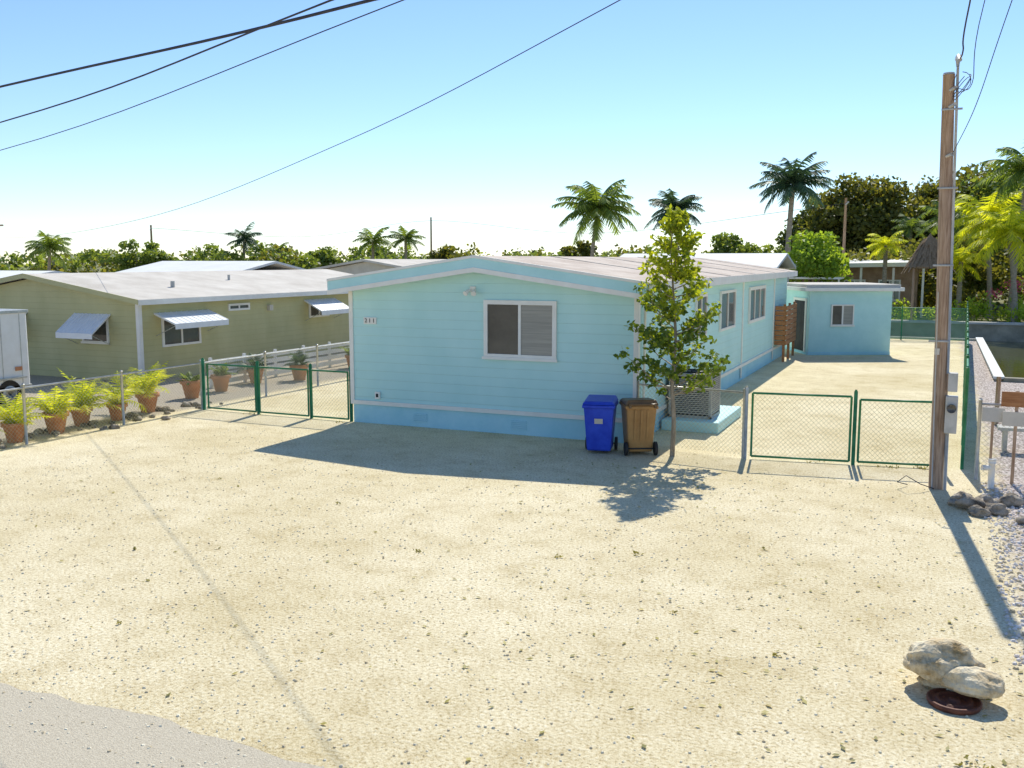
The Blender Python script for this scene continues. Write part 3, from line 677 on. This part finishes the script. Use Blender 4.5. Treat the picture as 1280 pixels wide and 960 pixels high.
# ---------------------------------------------------------------- background buildings
def bhouse(name,x0,x1,y0,y1,zw,zr,wall,roof,alongx=True,wins=True):
    e=empty(name,((x0+x1)/2,(y0+y1)/2,0)); xm=(x0+x1)/2
    if alongx:
        mk('walls',[(x0,y0,0),(x1,y0,0),(x1,y1,0),(x0,y1,0),(x0,y0,zw),(x1,y0,zw),(x1,y1,zw),(x0,y1,zw)],BF,M[wall],e)
        ym=(y0+y1)/2; o=.35
        V=[(x0-o,y0-o,zw),(x1+o,y0-o,zw),(x1+o,ym,zr),(x0-o,ym,zr),(x1+o,y1+o,zw),(x0-o,y1+o,zw)]
        V+=[(v[0],v[1],v[2]+.14) for v in V]
        mk('roof',V,[(6,7,8,9),(9,8,10,11),(0,1,7,6),(1,2,8,7),(2,4,10,8),(4,5,11,10),(5,3,9,11),(3,0,6,9),(0,3,2,1),(3,5,4,2)],M[roof],e)
    else:
        mk('walls',[(x0,y0,0),(x1,y0,0),(x1,y0,zw),(xm,y0,zr-.05),(x0,y0,zw),(x0,y1,0),(x1,y1,0),(x1,y1,zw),(xm,y1,zr-.05),(x0,y1,zw)],[(0,1,2,3,4),(6,5,9,8,7),(1,6,7,2),(5,0,4,9)],M[wall],e)
        roofslab('roof',x0-.3,xm,x1+.3,y0-.3,y1+.3,zw+.12,zr+.1,.12,M[roof],e)
    if wins:
        k=0; x=x0+1
        while x<x1-1.4:
            win_front('window_%d'%k,e,x,x+1.1,.95,min(zw-.3,2.05),y0,.07,1); x+=2.6;k+=1
    return e
bhouse('white_roof_house',-17.5,-8.4,54,61,3.15,3.95,'cream','roofwhite')
bhouse('white_metal_roof_house',-46.5,-38.0,45,53,2.75,3.5,'cream','roofwhite')
bhouse('grey_roof_house',-33,-25.5,46,56,3.0,3.65,'cream','roof2',False)
bhouse('pale_roof_house',-62,-50,38,48,2.2,2.9,'cream','roofwhite')
bhouse('tan_roof_house',-22,-14,44,52,3.1,3.7,'cream','roof')
e=empty('waterfront_house',(-4.7,72,0))
box('walls',-8.6,-1.3,69,75,0,3.3,M['brownwall'],e)
hexa('roof',[(-9.4,67.6,3.15),(-.7,67.6,3.3),(-.7,75.5,3.55),(-9.4,75.5,3.4),(-9.4,67.6,3.42),(-.7,67.6,3.57),(-.7,75.5,3.95),(-9.4,75.5,3.8)],M['roofwhite'],e)
a=Acc()
for x in (-9,-6.9,-4.8,-2.8,-1.0): a.box(x,x+.14,67.8,67.94,0,3.2)
a.mk('porch_posts',M['white'],e)
for k,x in enumerate((-8,-5.9,-3.7)): win_front('window_%d'%k,e,x,x+1.4,1.0,2.4,69,.1,1)
box('lean_to_roof',-9.2,-5.6,63.6,67,2.5,2.62,M['roofwhite'],e)
a=Acc()
for x in (-9,-5.8): a.box(x,x+.1,63.8,63.9,0,2.5)
a.mk('lean_to_posts',M['white'],e)
e=empty('tiki_hut',(-.6,63.3,0)); a=Acc()
lathe(a,-.6,63.3,[(1.25,3.2),(1.3,3.3),(.85,4.0),(.4,4.75),(.08,5.15),(.02,5.3)],16); a.mk('thatched_roof',M['thatch'],e)
a=Acc(); 
for k in range(260):
    t=U(0,6.3); rr=U(.3,1.3); z=3.3+(1.3-rr)*1.75; p=Vector((-.6+rr*math.cos(t),63.3+rr*math.sin(t),z)); d=Vector((math.cos(t)*.3,math.sin(t)*.3,-.45)); s=Vector((-math.sin(t),math.cos(t),0))*.05
    a.add([p-s,p+s,p+s+d,p-s+d],[(0,1,2,3)])
a.mk('thatch_fringe',M['thatch'],e)
a=Acc()
for sx in (-1,1):
    for sy in (-1,1): a.tube([(-.6+sx*.8,63.3+sy*.8,0),(-.6+sx*.8,63.3+sy*.8,3.4)],.06)
a.mk('posts',M['wood'],e)

# ---------------------------------------------------------------- palms & trees
palm('coconut_palm',-22.7,66.5,7.2,3.4,M['palm'],32,(.6,0))
palm('coconut_palm',-20.1,78.6,7.7,2.9,M['palmdark'],30,(-.5,0))
palm('royal_palm',-9.9,72.1,9.0,3.1,M['palmdark'],32,(.3,0),.22)
palm('coconut_palm',-59.1,72.3,5.5,2.0,M['palmdark'],20,(.4,0))
palm('coconut_palm',-48.2,77.1,5.3,2.2,M['palm'],22)
palm('coconut_palm',-45.4,78.3,5.6,2.0,M['palm'],22)
palm('coconut_palm',-67.2,57.7,4.6,2.4,M['palm'],22,(.4,0))
palm('coconut_palm',-62.5,81.7,4.6,1.5,M['palm'],16)
palm('coconut_palm',2.6,69.3,6.2,3.2,M['palmy'],26,(-.5,0))
palm('coconut_palm',4.6,66.4,9.0,3.0,M['palm'],26,(.5,0))
palm('coconut_palm',3.6,63.5,5.2,2.8,M['palmy'],24,(-.6,0))
palm('coconut_palm',-3.2,66.4,4.6,1.6,M['palmy'],18)
palm('coconut_palm',-2.1,78,6.0,1.8,M['palm'],18)
palm('coconut_palm',6.0,72,6.8,3.0,M['palm'],20)
palm('coconut_palm',1.2,66,3.6,1.9,M['palmy'],18)
palm('coconut_palm',.4,74,6.4,2.4,M['palm'],20)
tree('gumbo_limbo_tree',-6.5,84.6,10.9,8.6,2.5,14000,.38,M['olivetree'],54)
tree('gumbo_limbo_tree',-10.0,90,8.6,5.5,2.5,5200,.42,M['darktree'],30)
tree('gumbo_limbo_tree',1.4,93.5,12,10.5,2.0,15000,.43,M['olivetree'],62)
tree('gumbo_limbo_tree',6,88,12,10,2.0,13000,.40,M['distleaf'],54)
tree('gumbo_limbo_tree',-2.4,96,9.8,8,1.5,9000,.42,M['olivetree'],40)
tree('gumbo_limbo_tree',2.6,80,7.6,7,1.0,8000,.34,M['distleaf'],40)
tree('sea_grape_tree',-7.6,65.0,5.5,4.4,.8,6000,.26,M['brightbush'],30)
tree('buttonwood_tree',-17,88,6.1,6,1,4200,.35,M['distleaf'],26)
tree('buttonwood_tree',-12.6,92,6.8,7,1,5200,.35,M['distleaf'],30)
tree('buttonwood_tree',-34,94,6.0,4.5,1,2800,.35,M['olivetree'],18)
tree('buttonwood_tree',-47,90,5.6,6,1,3000,.35,M['olivetree'],20)
tree('buttonwood_tree',-72,72,5.6,7,1,3200,.38,M['distleaf'],20)
tree('buttonwood_tree',-60,86,5.4,6,1,2600,.38,M['distleaf'],18)
a=Acc(); cl=[]
for k in range(90): cl.append(((U(-6,10),U(70,84),U(.8,4.6)),(U(.8,1.6),U(.8,1.6),U(.7,1.4))))
leaves(a,cl,20000,.30,0,.6,.8)
cl=[((U(-8,8),U(62,66),U(.3,1.0)),(U(.4,1.0),U(.4,.9),U(.3,.8))) for k in range(34)]
leaves(a,cl,5000,.18,1,.6,.8); leaves(a,[((4.3,65,2.2),(.9,.6,.6)),((3.2,66,1.6),(.6,.5,.4))],220,.14,2)
a.mk('undergrowth',[M['olivetree'],M['brightbush'],M['flower']])
a=Acc(); groups=[[],[],[]]
for k in range(360):
    az=math.radians(U(-16,62)); d=U(92,150)
    x,y=-d*math.sin(az),d*math.cos(az)
    h=3.9+1.0*noise.noise((az*9,d*.03,0))+abs(random.gauss(0,.75))+(d-92)*.012
    w=U(1.6,3.6); g=random.choice((0,0,0,1,1,2))
    for j in range(4):
        s=U(.35,.6)*w; groups[g].append(((x+U(-1,1)*w*.7,y+U(-1,1)*w*.5,h-s*.75-U(0,.8)),(s,s,s*.75)))
    groups[random.choice((1,2))].append(((x,y,h*.35),(w*1.2,w*1.1,h*.4)))
for g,nn_ in ((0,34000),(1,24000),(2,15000)): leaves(a,groups[g],nn_,.46,g,.7,.85)
a.mk('distant_tree_line',[M['distleaf'],M['olivetree'],M['darktree']])

# ---------------------------------------------------------------- light, sky, camera
SAZ=math.radians(7.5); SEL=math.radians(45)
sd=Vector((-math.sin(SAZ)*math.cos(SEL),math.cos(SAZ)*math.cos(SEL),math.sin(SEL)))
l=bpy.data.lights.new('sun','SUN'); l.energy=5; l.angle=math.radians(.5); l.color=(1,.96,.85)
lo=bpy.data.objects.new('sun',l); COL.objects.link(lo); lo.rotation_euler=(-sd).to_track_quat('-Z','Y').to_euler(); lo.location=(0,30,40)
w=bpy.data.worlds.new('World'); scene.world=w; w.use_nodes=True; nt=w.node_tree
bg=nt.nodes['Background']; sk=nt.nodes.new('ShaderNodeTexSky'); sk.sky_type='NISHITA'; sk.sun_disc=False
sk.sun_elevation=SEL; sk.sun_rotation=-SAZ; sk.air_density=1.0; sk.dust_density=0.0; sk.ozone_density=5
tint=nt.nodes.new('ShaderNodeMix'); tint.data_type='RGBA'; tint.blend_type='MULTIPLY'; tint.inputs[0].default_value=1
nt.links.new(sk.outputs[0],tint.inputs[6]); tint.inputs[7].default_value=(.99,1.0,1.06,1)
nt.links.new(tint.outputs[2],bg.inputs[0]); bg.inputs[1].default_value=.15
cam=bpy.data.cameras.new('camera'); co=bpy.data.objects.new('camera',cam); COL.objects.link(co)
cam.sensor_width=36; cam.lens=33.75; cam.clip_end=3000; cam.clip_start=.1
co.location=(0,0,3.7); co.rotation_euler=(math.radians(90-7.36),0,math.radians(23.85))
scene.camera=co
scene.view_settings.view_transform='Standard'; scene.view_settings.look='None'; scene.view_settings.exposure=0
